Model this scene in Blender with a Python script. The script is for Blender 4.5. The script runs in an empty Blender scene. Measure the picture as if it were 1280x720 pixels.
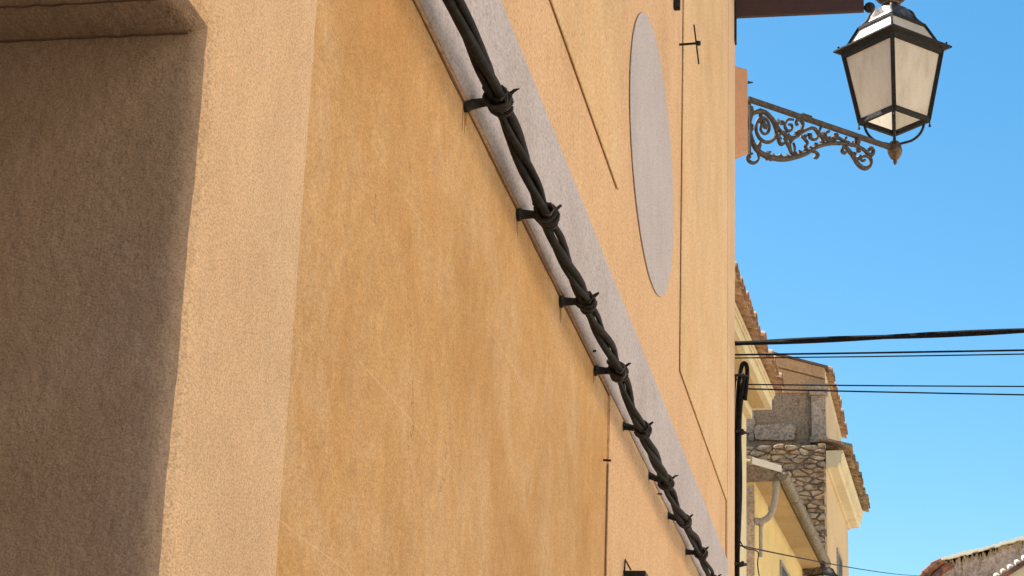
import bpy, math, random
from mathutils import Vector, Matrix
random.seed(7)
SC = bpy.context.scene
COL = SC.collection
R = math.radians

# ------------------------------------------------------------------ camera
F = 2540.0
Zc = Vector((285, 7660, -F)).normalized()
Yc = Vector((480, -860, -F)); Yc = (Yc - Zc * Yc.dot(Zc)).normalized()
Xc = Yc.cross(Zc)
ROT = Matrix((Xc, Yc, Zc))                      # camera -> world
EYE = Vector((0, 0, 1.6))
cam = bpy.data.cameras.new('camera')
cam.sensor_width = 36; cam.lens = F / 1280 * 36
cam.clip_start = 0.05; cam.clip_end = 3000
camo = bpy.data.objects.new('camera', cam); COL.objects.link(camo)
camo.matrix_world = Matrix.Translation(EYE) @ ROT.to_4x4()
SC.camera = camo
SC.render.resolution_x = 1024; SC.render.resolution_y = 576

# ------------------------------------------------------------------ light
SUN_EL, SUN_AZ = 56.0, -62.0                    # azimuth clockwise from +Y: ahead and to the left, over the roofs
world = bpy.data.worlds.new("World"); SC.world = world; world.use_nodes = True
wn = world.node_tree.nodes; wl = world.node_tree.links
sky = wn.new('ShaderNodeTexSky'); sky.sky_type = 'NISHITA'; sky.sun_disc = False
sky.sun_elevation = R(SUN_EL); sky.sun_rotation = R(SUN_AZ)
sky.air_density = 1.0; sky.dust_density = 0.6; sky.ozone_density = 0.6
hs = wn.new('ShaderNodeHueSaturation'); hs.inputs['Saturation'].default_value = 1.42; hs.inputs['Hue'].default_value = .487
wl.new(sky.outputs[0], hs.inputs['Color']); wl.new(hs.outputs[0], wn['Background'].inputs[0]); wn['Background'].inputs[1].default_value = 0.066
sun = bpy.data.lights.new('sun', 'SUN'); sun.energy = 5.0; sun.angle = R(0.5); sun.color = (1, 0.95, 0.87)
suno = bpy.data.objects.new('sun', sun); COL.objects.link(suno)
sd = Vector((math.sin(R(SUN_AZ)) * math.cos(R(SUN_EL)), math.cos(R(SUN_AZ)) * math.cos(R(SUN_EL)), math.sin(R(SUN_EL))))
suno.rotation_euler = sd.to_track_quat('Z', 'Y').to_euler()
suno.location = (0, 0, 30)
SC.view_settings.view_transform = 'Standard'; SC.view_settings.look = 'None'
SC.view_settings.exposure = 1.52; SC.view_settings.gamma = 1
SC.view_settings.use_curve_mapping = False
SC.render.engine = 'CYCLES'
SC.cycles.max_bounces = 8; SC.cycles.diffuse_bounces = 6

# ------------------------------------------------------------------ picture -> place helpers
def ray(u, v): return (ROT @ Vector(((u - 640) / F, -(v - 360) / F, -1))).normalized()
def onx(u, v, x=-0.9): d = ray(u, v); return EYE + d * (x / d.x)
def ony(u, v, y): d = ray(u, v); return EYE + d * (y / d.y)
def onplane(u, v, p, n): d = ray(u, v); return EYE + d * ((Vector(p) - EYE).dot(n) / d.dot(n))

# ------------------------------------------------------------------ object helpers
def tag(o, label=None, cat=None, group=None, kind=None):
    if label: o['label'] = label
    if cat: o['category'] = cat
    if group: o['group'] = group
    if kind: o['kind'] = kind
    return o
def thing(name, loc, label, cat, group=None):
    o = bpy.data.objects.new(name, None); o.empty_display_size = 0.2
    COL.objects.link(o); o.location = loc
    return tag(o, label, cat, group)
def wloc(o):
    p = Vector((0, 0, 0))
    while o: p += o.location; o = o.parent
    return p
class MB:
    def __init__(s): s.v = []; s.f = []
    def add(s, vs, fs):
        n = len(s.v); s.v += [tuple(a) for a in vs]; s.f += [tuple(i + n for i in f) for f in fs]
    def hexa(s, p):   # 8 points: bottom 4, top 4
        s.add(p, [(0, 3, 2, 1), (4, 5, 6, 7), (0, 1, 5, 4), (1, 2, 6, 5), (2, 3, 7, 6), (3, 0, 4, 7)])
    def box(s, a, b):
        x0, y0, z0 = a; x1, y1, z1 = b
        s.hexa([(x0, y0, z0), (x1, y0, z0), (x1, y1, z0), (x0, y1, z0), (x0, y0, z1), (x1, y0, z1), (x1, y1, z1), (x0, y1, z1)])
    def beam(s, p, q, w, h=None, up=(0, 0, 1)):
        h = h or w; p = Vector(p); q = Vector(q); d = (q - p).normalized(); up = Vector(up)
        if abs(d.dot(up)) > .99: up = Vector((0, 1, 0))
        a = d.cross(up).normalized() * w / 2; b = a.cross(d).normalized() * h / 2
        s.hexa([p - a - b, p + a - b, q + a - b, q - a - b, p - a + b, p + a + b, q + a + b, q - a + b])
    def tube(s, pts, r, n=8, caps=True, close=False):
        pts = [Vector(p) for p in pts]; m = len(pts)
        rr = r if isinstance(r, (list, tuple)) else [r] * m
        vs = []; ref = None
        for i, p in enumerate(pts):
            d = (pts[min(i + 1, m - 1)] - pts[max(i - 1, 0)])
            d = d.normalized() if d.length > 1e-9 else Vector((0, 0, 1))
            if ref is None:
                ref = Vector((0, 0, 1)) if abs(d.z) < .9 else Vector((1, 0, 0))
            a = (ref - d * ref.dot(d)).normalized(); ref = a; b = d.cross(a)
            for k in range(n):
                t = 2 * math.pi * k / n; vs.append(p + (a * math.cos(t) + b * math.sin(t)) * rr[i])
        fs = [(i * n + k, i * n + (k + 1) % n, (i + 1) * n + (k + 1) % n, (i + 1) * n + k) for i in range(m - 1) for k in range(n)]
        if caps: fs += [tuple(range(n))[::-1], tuple((m - 1) * n + k for k in range(n))]
        s.add(vs, fs)
    def lathe(s, c, prof, n=24, sq=False):
        c = Vector(c); vs = []
        for (r, z) in prof:
            for k in range(n):
                t = 2 * math.pi * k / n; q = 1
                if sq: q = 1 / (abs(math.cos(t)) + abs(math.sin(t)))
                vs.append(c + Vector((r * q * math.cos(t), r * q * math.sin(t), z)))
        m = len(prof)
        fs = [(i * n + k, i * n + (k + 1) % n, (i + 1) * n + (k + 1) % n, (i + 1) * n + k) for i in range(m - 1) for k in range(n)]
        fs += [tuple(range(n))[::-1], tuple((m - 1) * n + k for k in range(n))]
        s.add(vs, fs)
    def prism(s, poly, vec):
        n = len(poly); vec = Vector(vec); a = [Vector(p) for p in poly]
        s.add(a + [p + vec for p in a], [tuple(range(n))[::-1], tuple(range(n, 2 * n))] + [(i, (i + 1) % n, n + (i + 1) % n, n + i) for i in range(n)])
    def build(s, name, mat, parent=None, smooth=False, bevel=0, label=None):
        off = wloc(parent) if parent else Vector((0, 0, 0))
        me = bpy.data.meshes.new(name)
        me.from_pydata([tuple(Vector(v) - off) for v in s.v], [], s.f); me.materials.append(mat); me.update()
        import bmesh
        b = bmesh.new(); b.from_mesh(me); bmesh.ops.recalc_face_normals(b, faces=b.faces); b.to_mesh(me); b.free()
        if smooth:
            for p in me.polygons: p.use_smooth = True
            try: me.set_sharp_from_angle(angle=R(40))
            except Exception: pass
        o = bpy.data.objects.new(name, me); COL.objects.link(o); o.parent = parent
        if bevel:
            m = o.modifiers.new('bevel', 'BEVEL'); m.width = bevel; m.segments = 2; m.limit_method = 'ANGLE'
        if label: o['label'] = label
        return o
def smooth_path(pts, k=6):
    pts = [Vector(p) for p in pts]; out = []
    for i in range(len(pts) - 1):
        p0 = pts[max(i - 1, 0)]; p1 = pts[i]; p2 = pts[i + 1]; p3 = pts[min(i + 2, len(pts) - 1)]
        for j in range(k):
            t = j / k
            out.append(0.5 * ((2 * p1) + (p2 - p0) * t + (2 * p0 - 5 * p1 + 4 * p2 - p3) * t * t + (3 * p1 - p0 - 3 * p2 + p3) * t ** 3))
    out.append(pts[-1]); return out

# ------------------------------------------------------------------ materials
def mat(name): 
    m = bpy.data.materials.new(name); m.use_nodes = True
    return m, m.node_tree.nodes, m.node_tree.links, m.node_tree.nodes['Principled BSDF']
def noise(N, L, scale, vec=None, detail=4, rough=.6):
    n = N.new('ShaderNodeTexNoise'); n.inputs['Scale'].default_value = scale
    n.inputs['Detail'].default_value = detail; n.inputs['Roughness'].default_value = rough
    if vec: L.new(vec, n.inputs['Vector'])
    return n
def ramp(N, L, src, stops):
    r = N.new('ShaderNodeValToRGB'); e = r.color_ramp.elements
    e[0].position, e[0].color = stops[0][0], (*stops[0][1], 1); e[1].position, e[1].color = stops[-1][0], (*stops[-1][1], 1)
    for p, c in stops[1:-1]:
        x = e.new(p); x.color = (*c, 1)
    L.new(src, r.inputs[0]); return r
def mix(N, L, a, b, fac, mode='MIX'):
    m = N.new('ShaderNodeMix'); m.data_type = 'RGBA'; m.blend_type = mode
    for sock, val in ((m.inputs[6], a), (m.inputs[7], b), (m.inputs[0], fac)):
        if hasattr(val, 'is_output'): L.new(val, sock)
        elif isinstance(val, tuple): sock.default_value = (*val, 1)
        else: sock.default_value = val
    return m.outputs[2]
def mapped(N, L, scale):
    t = N.new('ShaderNodeNewGeometry'); m = N.new('ShaderNodeMapping'); m.inputs['Scale'].default_value = scale
    L.new(t.outputs['Position'], m.inputs['Vector']); return m.outputs[0]
def mathn(N, L, op, a, b=None, c=None):
    m = N.new('ShaderNodeMath'); m.operation = op
    for i, v in enumerate((a, b, c)):
        if v is None: continue
        if hasattr(v, 'is_output'): L.new(v, m.inputs[i])
        else: m.inputs[i].default_value = v
    return m.outputs[0]
def stucco(name, base, light, dark, streak=.5, grain=.10, bump=.35, gs=150, seams=None, rough=.95, blotch=None, bumpd=.004):
    m, N, L, P = mat(name)
    v = mapped(N, L, (1, 1, 1)); vs = mapped(N, L, (3.2, 1.9, .95))
    s1 = noise(N, L, 1.6, vs, 8, .68); s1.inputs['Distortion'].default_value = .35; s2 = noise(N, L, 1.3, v, 4, .6)
    c = ramp(N, L, s1.outputs[0], [(.3, dark), (.5, base), (.72, light)]).outputs[0]
    cl_ = noise(N, L, 2.6, mapped(N, L, (1, .6, .75)), 7, .7); cl_.inputs['Distortion'].default_value = .6
    cc = ramp(N, L, cl_.outputs[0], [(.34, dark), (.5, base), (.66, light)]).outputs[0]
    c = mix(N, L, cc, c, .34); c = mix(N, L, base, c, streak)
    fs_ = noise(N, L, 5, mapped(N, L, (9, 3.6, 2.8)), 6, .75); fs_.inputs['Distortion'].default_value = .8
    c = mix(N, L, c, ramp(N, L, fs_.outputs[0], [(.35, (1 - .10 * streak,) * 3), (.5, (1, 1, 1)), (.68, (1 + .10 * streak,) * 3)]).outputs[0], 1.0, 'MULTIPLY')
    c2 = ramp(N, L, s2.outputs[0], [(.3, (.86, .84, .80)), (.5, (1, 1, 1)), (.75, (1.05, 1.05, 1.06))]).outputs[0]
    c = mix(N, L, c, c2, .8, 'MULTIPLY')
    vg = mapped(N, L, (1, .5, 1)); g = noise(N, L, gs, vg, 3, .7)
    gr = ramp(N, L, g.outputs[0], [(.28, (1 - grain * 3.2,) * 3), (.5, (1, 1, 1)), (.7, (1 + grain * 1.7,) * 3)]).outputs[0]
    gb = noise(N, L, gs * .45, vg, 3, .75)
    c = mix(N, L, c, ramp(N, L, gb.outputs[0], [(.3, (1 - grain * .8,) * 3), (.5, (1, 1, 1)), (.72, (1 + grain * .5,) * 3)]).outputs[0], 1.0, 'MULTIPLY')
    c = mix(N, L, c, gr, 1.0, 'MULTIPLY')
    # sparse dark pits
    vo = N.new('ShaderNodeTexVoronoi'); vo.inputs['Scale'].default_value = 22; L.new(v, vo.inputs['Vector'])
    n3 = noise(N, L, 3.5, v, 2)
    th = mathn(N, L, 'MULTIPLY', n3.outputs[0], .11)
    pit = mathn(N, L, 'LESS_THAN', vo.outputs['Distance'], th)
    c = mix(N, L, c, (dark[0] * .5, dark[1] * .45, dark[2] * .4), mathn(N, L, 'MULTIPLY', pit, .45))
    cv = N.new('ShaderNodeTexVoronoi'); cv.feature = 'DISTANCE_TO_EDGE'; cv.inputs['Scale'].default_value = .85
    wv = noise(N, L, 3.0, v, 5, .7); vm = N.new('ShaderNodeVectorMath'); vm.operation = 'MULTIPLY_ADD'
    L.new(wv.outputs['Color'], vm.inputs[0]); vm.inputs[1].default_value = (.35, .35, .35); L.new(v, vm.inputs[2]); L.new(vm.outputs[0], cv.inputs['Vector'])
    ck = mathn(N, L, 'MULTIPLY', mathn(N, L, 'LESS_THAN', cv.outputs['Distance'], .0016), mathn(N, L, 'GREATER_THAN', s2.outputs[0], .56))
    c = mix(N, L, c, (dark[0] * .45, dark[1] * .4, dark[2] * .35), mathn(N, L, 'MULTIPLY', ck, .5))
    if seams:
        geo = N.new('ShaderNodeSeparateXYZ'); L.new(v, geo.inputs[0])
        wob = noise(N, L, 2.0, v, 2)
        for z in seams:
            zz = mathn(N, L, 'ADD', geo.outputs[2], mathn(N, L, 'MULTIPLY', mathn(N, L, 'SUBTRACT', wob.outputs[0], .5), .02))
            d = mathn(N, L, 'ABSOLUTE', mathn(N, L, 'SUBTRACT', zz, z))
            k = mathn(N, L, 'LESS_THAN', d, mathn(N, L, 'MULTIPLY', s1.outputs[0], .0024))
            brk = mathn(N, L, 'GREATER_THAN', s2.outputs[0], .44)
            c = mix(N, L, c, tuple(min(1, x * 1.25) for x in light), mathn(N, L, 'MULTIPLY', mathn(N, L, 'MULTIPLY', k, brk), .32))
    L.new(c, P.inputs['Base Color']); P.inputs['Roughness'].default_value = rough
    P.inputs['Specular IOR Level'].default_value = .2
    b = N.new('ShaderNodeBump'); b.inputs['Strength'].default_value = bump; b.inputs['Distance'].default_value = bumpd
    g2 = noise(N, L, 60, vg, 5, .7); big = noise(N, L, 9, v, 3)
    h = mathn(N, L, 'ADD', g2.outputs[0], mathn(N, L, 'MULTIPLY', big.outputs[0], 1.5))
    L.new(h, b.inputs['Height']); L.new(b.outputs[0], P.inputs['Normal'])
    return m
def metal(name, c1, c2, rough=.55, met=.3, scale=60, thr=(.45, .65), spec=.5):
    m, N, L, P = mat(name); v = mapped(N, L, (1, 1, 1))
    n = noise(N, L, scale, v, 4, .7)
    L.new(ramp(N, L, n.outputs[0], [(thr[0], c1), (thr[1], c2)]).outputs[0], P.inputs['Base Color'])
    P.inputs['Roughness'].default_value = rough; P.inputs['Metallic'].default_value = met; P.inputs['Specular IOR Level'].default_value = spec
    b = N.new('ShaderNodeBump'); b.inputs['Strength'].default_value = .6; b.inputs['Distance'].default_value = .004
    L.new(n.outputs[0], b.inputs['Height']); L.new(b.outputs[0], P.inputs['Normal']); return m
def island(name, cols, rough=.95, nscale=25, dirt=.35, bump=.5):
    m, N, L, P = mat(name); v = mapped(N, L, (1, 1, 1))
    g = N.new('ShaderNodeNewGeometry'); k = len(cols)
    r = ramp(N, L, g.outputs['Random Per Island'], [(i / (k - 1), c) for i, c in enumerate(cols)]).outputs[0]
    n = noise(N, L, nscale, v, 5, .7)
    d = ramp(N, L, n.outputs[0], [(.3, (1 - dirt * 1.6,) * 3), (.55, (1, 1, 1)), (.75, (1.1, 1.1, 1.08))]).outputs[0]
    L.new(mix(N, L, r, d, 1.0, 'MULTIPLY'), P.inputs['Base Color']); P.inputs['Roughness'].default_value = rough
    P.inputs['Specular IOR Level'].default_value = .2
    b = N.new('ShaderNodeBump'); b.inputs['Strength'].default_value = bump; b.inputs['Distance'].default_value = .02
    L.new(n.outputs[0], b.inputs['Height']); L.new(b.outputs[0], P.inputs['Normal']); return m

S1 = [onx(422, 102).z, onx(410, 400).z, onx(370, 660).z]
M = {}
M['orange'] = stucco('orange_stucco', (.53, .32, .14), (.60, .43, .26), (.465, .25, .09), streak=.9, grain=.12, seams=S1, bump=.25, gs=300)
M['peach'] = stucco('peach_stucco', (.63, .44, .275), (.66, .49, .32), (.58, .38, .22), streak=.6, grain=.15, gs=330)
M['peach_field'] = stucco('peach_field_stucco', (.63, .415, .24), (.67, .46, .285), (.58, .365, .21), streak=.6, grain=.12, gs=110)
M['yellow_panel'] = stucco('yellow_stucco', (.64, .44, .245), (.69, .52, .34), (.60, .375, .18), streak=.6, grain=.11, gs=100)
M['lilac'] = stucco('lilac_paint', (.46, .42, .432), (.50, .465, .475), (.41, .37, .385), streak=.5, grain=.12, bump=.3, gs=150)
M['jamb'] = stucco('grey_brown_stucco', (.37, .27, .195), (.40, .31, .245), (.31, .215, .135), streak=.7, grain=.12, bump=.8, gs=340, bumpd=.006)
M['pink'] = stucco('pink_stucco', (.52, .29, .17), (.56, .33, .2), (.47, .24, .13), streak=.4, grain=.06)
M['cream'] = stucco('cream_stucco', (.66, .56, .36), (.70, .62, .43), (.58, .47, .28), streak=.5, grain=.03, gs=40)
M['yellow'] = stucco('pale_yellow_stucco', (.68, .53, .24), (.72, .60, .33), (.62, .44, .18), streak=.5, grain=.03, gs=40)
M['sand'] = stucco('sand_stucco', (.64, .47, .27), (.68, .53, .34), (.56, .38, .2), streak=.5, grain=.05, gs=40)
M['tan'] = stucco('tan_soffit', (.50, .36, .19), (.54, .42, .24), (.42, .28, .13), streak=.4, grain=.04, gs=40)
M['brownrender'] = stucco('brown_render', (.36, .25, .165), (.43, .31, .21), (.24, .16, .105), streak=.6, grain=.2, gs=35, bump=.7, bumpd=.02)
M['peachrender'] = stucco('peach_render', (.52, .31, .16), (.56, .37, .21), (.44, .25, .12), streak=.5, grain=.1, gs=40)
M['pale_patch'] = stucco('pale_mortar', (.50, .37, .26), (.58, .45, .33), (.36, .25, .17), streak=.7, grain=.22, gs=30, bump=.8, bumpd=.03)
M['far_render'] = stucco('stained_far_render', (.40, .30, .25), (.46, .36, .31), (.16, .11, .08), streak=1, grain=.16, gs=14, bump=.5, bumpd=.03)
M['greystone'] = stucco('grey_stone', (.44, .335, .25), (.52, .41, .31), (.26, .19, .135), streak=.8, grain=.18, gs=30, bump=.7, bumpd=.02)
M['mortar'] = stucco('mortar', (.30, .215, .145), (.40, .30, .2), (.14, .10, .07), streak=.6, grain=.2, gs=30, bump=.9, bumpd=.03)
M['stones'] = island('rubble', [(.40, .29, .19), (.48, .36, .24), (.43, .31, .2), (.55, .45, .32), (.34, .25, .18), (.46, .33, .21)], nscale=14, dirt=.55, bump=.9)
M['tile'] = island('terracotta', [(.42, .24, .14), (.50, .31, .19), (.36, .22, .14), (.55, .37, .24), (.43, .26, .155)], nscale=14, dirt=.3)
M['darktile'] = island('dark_terracotta', [(.20, .085, .05), (.30, .13, .08), (.16, .08, .06)], nscale=8, dirt=.5)
M['paletile'] = island('pale_tile_ends', [(.62, .52, .42), (.72, .62, .52), (.5, .38, .28)], nscale=14, dirt=.2)
M['oldtile'] = island('weathered_tile', [(.40, .24, .11), (.54, .38, .18), (.28, .19, .11), (.60, .44, .24), (.44, .25, .12)], nscale=14, dirt=.5)
M['iron'] = metal('black_iron', (.010, .0085, .007), (.035, .028, .021), .6, 0, 60, spec=.25)
M['rustiron'] = metal('rusty_iron', (.045, .04, .034), (.13, .09, .062), .7, 0, 34, (.42, .72), spec=.3)
M['bronze'] = metal('brown_bronze', (.085, .055, .035), (.19, .115, .065), .45, .5, 50)
M['capmetal'] = metal('grey_cap_metal', (.10, .08, .06), (.24, .2, .16), .38, .7, 40)
M['signbrown'] = metal('dark_brown_sign', (.040, .016, .013), (.058, .024, .02), .6, 0, 120)
M['rubber'] = metal('black_cable_rubber', (.0035, .003, .0028), (.022, .0165, .0125), .7, 0, 30, (.47, .72), .15)
M['darkwire'] = metal('dark_wire', (.006, .006, .008), (.012, .012, .015), .7, 0, 30, spec=.12)
M['zinc'] = metal('weathered_zinc', (.16, .13, .085), (.28, .23, .155), .6, .3, 25)
M['pipe'] = metal('grey_pipe', (.28, .24, .2), (.36, .31, .26), .6, 0, 25)
M['whiteboard'] = metal('white_board', (.80, .73, .60), (.86, .80, .68), .6, 0, 25)
M['rust'] = metal('rust_stain', (.30, .15, .06), (.36, .19, .08), .9, 0, 60, spec=.1)
M['dark'] = metal('dark_opening', (.02, .018, .016), (.03, .026, .022), .5, 0, 25)
M['shutter'] = metal('brown_shutter', (.12, .07, .04), (.16, .10, .06), .6, 0, 25)
M['street'] = stucco('street_paving', (.34, .31, .27), (.40, .37, .32), (.26, .235, .2), streak=.2, grain=.15, gs=60)
M['opposite'] = stucco('opposite_stucco', (.74, .67, .56), (.78, .71, .61), (.68, .60, .48), streak=.4, grain=.03, gs=60)
def glassmat():
    m, N, L, P = mat('frosted_glass'); out = [n for n in N if n.type == 'OUTPUT_MATERIAL'][0]
    v = mapped(N, L, (1, 1, .35)); n = noise(N, L, 9, v, 5, .65)
    vf = mapped(N, L, (1, 1, 1)); nf = noise(N, L, 120, vf, 2, .6)
    c = ramp(N, L, n.outputs[0], [(.28, (.56, .47, .37)), (.5, (.72, .64, .52)), (.7, (.77, .70, .58))]).outputs[0]
    c = mix(N, L, c, ramp(N, L, nf.outputs[0], [(.3, (.9, .9, .9)), (.7, (1.05, 1.05, 1.05))]).outputs[0], 1.0, 'MULTIPLY')
    d = N.new('ShaderNodeBsdfDiffuse'); t = N.new('ShaderNodeBsdfTranslucent'); g = N.new('ShaderNodeBsdfGlossy'); g.inputs['Roughness'].default_value = .35
    L.new(c, d.inputs[0]); L.new(c, t.inputs[0])
    a = N.new('ShaderNodeMixShader'); a.inputs[0].default_value = .42; L.new(d.outputs[0], a.inputs[1]); L.new(t.outputs[0], a.inputs[2])
    b = N.new('ShaderNodeMixShader'); b.inputs[0].default_value = .05; L.new(a.outputs[0], b.inputs[1]); L.new(g.outputs[0], b.inputs[2])
    L.new(b.outputs[0], out.inputs[0]); return m
M['glass'] = glassmat()

# ------------------------------------------------------------------ ground
g = MB(); g.add([(-600, -600, 0), (600, -600, 0), (600, 600, 0), (-600, 600, 0)], [(0, 1, 2, 3)])
tag(g.build('ground', M['street']), kind='structure')
g = MB(); g.box((-.9, -14, 0.004), (5.6, 60, 0.02))
tag(g.build('street_paving', M['street']), kind='structure')

# ------------------------------------------------------------------ hero house
XW = -0.9; YC = 12.0; TOP = 8.35
hero = thing('stucco_house', (-3.5, 2, 0), 'orange and peach stucco house wall with lilac string course filling the left of the photo', 'house')
RY0, RY1, RZ0, RZ1 = 0.95, 2.423, 0.95, 2.80
SY0, SY1, SZ0 = 0.47, 2.907, 0.6
w = MB()                                                   # orange wall body with the recess left open
xb = XW - .008
w.box((-6, -12, 0), (xb, RY0 - .1, TOP)); w.box((-6, RY1 + .1, 0), (xb, YC - .006, TOP))
w.box((-6, RY0 - .1, 0), (xb, RY1 + .1, RZ0 - .1)); w.box((-6, RY0 - .1, RZ1 + .1), (xb, RY1 + .1, TOP))
w.box((-6, RY0 - .1, RZ0 - .1), (XW - .45, RY1 + .1, RZ1 + .1))
w.build('wall', M['orange'], hero)
def nz(a, b, s=1.0): return (math.sin(a * 13.1 + b * 3.7) * .5 + math.sin(a * 31.7 - b * 17.3) * .3 + math.sin(a * 71.1 + b * 47) * .2) * s
# surround + rounded reveal, lofted round the opening
def loop(off, x, rough=0.0):
    y0, y1, z0, z1 = RY0 - off, RY1 + off, RZ0 - off, RZ1 + off; pts = []; n = 90
    cs = [(y0, z0), (y1, z0), (y1, z1), (y0, z1)]
    for i in range(4):
        a = cs[i]; b = cs[(i + 1) % 4]
        for k in range(n):
            t = k / n; yy = a[0] + (b[0] - a[0]) * t; zz = a[1] + (b[1] - a[1]) * t
            j = nz(t * 3 + i * 5, x * 1.5, rough); e = min(t, 1 - t) * n; j *= min(1, e / 3)
            dy, dz = ((0, -1), (1, 0), (0, 1), (-1, 0))[i]
            pts.append(Vector((x, yy + dy * j, zz + dz * j)))
    return pts
prof = [(.10, XW, 0), (.04, XW, .002), (.024, XW - .002, .0035), (.013, XW - .008, .0045), (.005, XW - .017, .0045), (.001, XW - .028, .004), (0, XW - .042, .003)]
w = MB(); L0 = [loop(*p) for p in prof]; n = len(L0[0])
w.add(sum(L0, []), [(i * n + k, i * n + (k + 1) % n, (i + 1) * n + (k + 1) % n, (i + 1) * n + k) for i in range(3) for k in range(n)])
w.box((xb + .0005, SY0, SZ0), (XW, RY0 - .1, 3.42)); w.box((xb + .0005, RY1 + .1, SZ0), (XW, SY1, 3.42))
w.box((xb + .0005, RY0 - .1, SZ0), (XW, RY1 + .1, RZ0 - .1)); w.box((xb + .0005, RY0 - .1, RZ1 + .1), (XW, RY1 + .1, 3.42))
zs_ = [SZ0 + i * .02 for i in range(int((3.42 - SZ0) / .02) + 1)]      # hand-trowelled outer edge
w.prism([(XW - .0075, SY1 - .002, zs_[0])] + [(XW - .0075, SY1 + .002 + .0035 * abs(nz(z_ * 1.7, .3)), z_) for z_ in zs_] + [(XW - .0075, SY1 - .002, zs_[-1])], (.007, 0, 0))
w.build('window_surround', M['peach'], hero)
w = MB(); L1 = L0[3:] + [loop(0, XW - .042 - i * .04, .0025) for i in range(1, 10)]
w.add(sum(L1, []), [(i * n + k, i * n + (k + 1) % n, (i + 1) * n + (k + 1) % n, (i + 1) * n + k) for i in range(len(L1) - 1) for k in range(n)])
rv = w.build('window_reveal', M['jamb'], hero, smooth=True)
w = MB()                                                   # cracked joint lines where the lintel board meets the plaster
w.tube([(XW - .03 - i * .02, 2.32 + nz(i * .21, 3, .004), RZ1 - .0005) for i in range(20)], .0013, 5)
w.tube([(XW - .03 - i * .02, 2.421, RZ1 - .002 + nz(i * .3, 1, .0015)) for i in range(20)], .0011, 5)
w.build('crack', M['shutter'], rv)
w = MB(); w.box((XW - .44, RY0, RZ0), (XW - .40, (RY0 + RY1) / 2 - .002, RZ1)); w.build('shutter', M['shutter'], hero)
w = MB(); w.box((XW - .44, (RY0 + RY1) / 2 + .002, RZ0), (XW - .40, RY1, RZ1)); w.build('shutter', M['shutter'], hero)
# peach plaster field: above the course and right of the orange panel
w = MB(); w.box((xb + .0005, -12, 3.42), (XW, YC, TOP)); w.box((xb + .0005, 6.54, 0), (XW, YC, 3.42))
w.box((-6, YC - .006, 0), (xb + .0005, YC, TOP))
w.build('plaster_field', M['peach_field'], hero)
def sheet(y0, y1, z0, z1, m, name, dx0=.003, dx1=.009):
    b = MB(); b.box((XW + dx0, y0, z0), (XW + dx1, y1, z1)); return b.build(name, m, hero, bevel=.002)
sheet(-9, 6.58, 4.172, 7.9, M['yellow_panel'], 'wall_panel')
sheet(8.78, 11.46, 4.15, 7.9, M['yellow_panel'], 'wall_panel')
sheet(11.462, YC + .012, 0, TOP, M['peach'], 'corner_strip', .003, .012)
# medallion (oval)
b = MB(); c = (7.64, 4.72); poly = [(XW + .004, c[0] + .775 * math.cos(t * math.pi / 48), c[1] + .535 * math.sin(t * math.pi / 48)) for t in range(96)]
b.prism([(p_[0] - .0015, p_[1], p_[2]) for p_ in poly], (.004, 0, 0)); b.build('oval_medallion', M['lilac'], hero, bevel=.002)
# string course, rounded below
prof = [(0, -.001), (.004, -.001), (.0078, .003), (.0115, .009), (.0135, .02), (.015, .04), (.016, .07), (.016, .12), (.016, .2), (.016, .37), (.013, .382), (0, .385)]
b = MB(); ys = [(-12 + .12 * i) for i in range(int((11.46 + 12) / .12) + 1)] + [11.461]
vs = []
for y in ys:
    for j, (dx, dz) in enumerate(prof):
        q = nz(y * .7, j * .13, .0022) if j < 8 else nz(y * .2, 2, .001)
        vs.append((XW + max(0, dx + q * .4) if dx else XW - .001, y, 3.424 + dz + q))
n = len(prof)
b.add(vs, [(i * n + k, i * n + k + 1, (i + 1) * n + k + 1, (i + 1) * n + k) for i in range(len(ys) - 1) for k in range(n - 1)] + [tuple(range(n)), tuple((len(ys) - 1) * n + k for k in range(n))])
b.build('string_course', M['lilac'], hero, smooth=True)
# dark settled joint under the course
b = MB(); b.tube([(XW - .0075, y, 3.4195 + nz(y * .9, .4, .0015)) for y in [2 + .05 * i for i in range(92)]], [.0022 + .0028 * abs(nz(i * .37, 2)) for i in range(92)], 5)
b.build('joint_line', M['shutter'], hero)
b = MB(); b.tube([(XW - .004, 6.535 + nz(z, 1, .003), z) for z in [.3 + .08 * i for i in range(37)]], .0019, 5)
b.build('joint_line', M['shutter'], hero)
# roof above
b = MB(); b.prism([(-.72, -12.2, TOP), (-6.2, -12.2, TOP + 1.4), (-6.2, -12.2, TOP + 1.5), (-.72, -12.2, TOP + .1)], (0, 24.4, 0)); b.build('roof', M['tile'], hero)

# hole with little box at the bottom of the frame
p = onx(790, 722)
t = thing('iron_box', (XW, p.y, p.z - .1), 'small black iron box on the wall at the bottom edge beside the orange panel', 'box')
a = onx(779, 713); b_ = onx(779, 700)
b = MB(); b.box((XW - .003, a.y, a.z - .16), (XW + .078, a.y + .10, a.z)); b.build('case', M['iron'], t, bevel=.003)
b = MB(); b.tube([(XW + .004, a.y, a.z - .01), (XW + .008, b_.y - .01, b_.z), (XW + .02, a.y + .05, a.z + .012)], .003, 5); b.build('wire', M['iron'], t)

# pegs and bits on the wall
def nail(u, v, L=.03):
    p = onx(u, v); t = MB(); t.tube([p + Vector((-.01, 0, 0)), p + Vector((L, 0, -.002))], .0038, 6)
    return tag(t.build('nail', M['iron']), None, 'nail', None)
for (u, v, lab) in ((738, 438, 'small dark nail stub on the lilac rim just above the fourth hook'),
                    (757, 575, 'tiny rusty nail left of the vertical joint ending the orange panel'),
                    (822, 617, 'small dark nail head low on the lilac course between two hooks')):
    nail(u, v, .018)['label'] = lab
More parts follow.
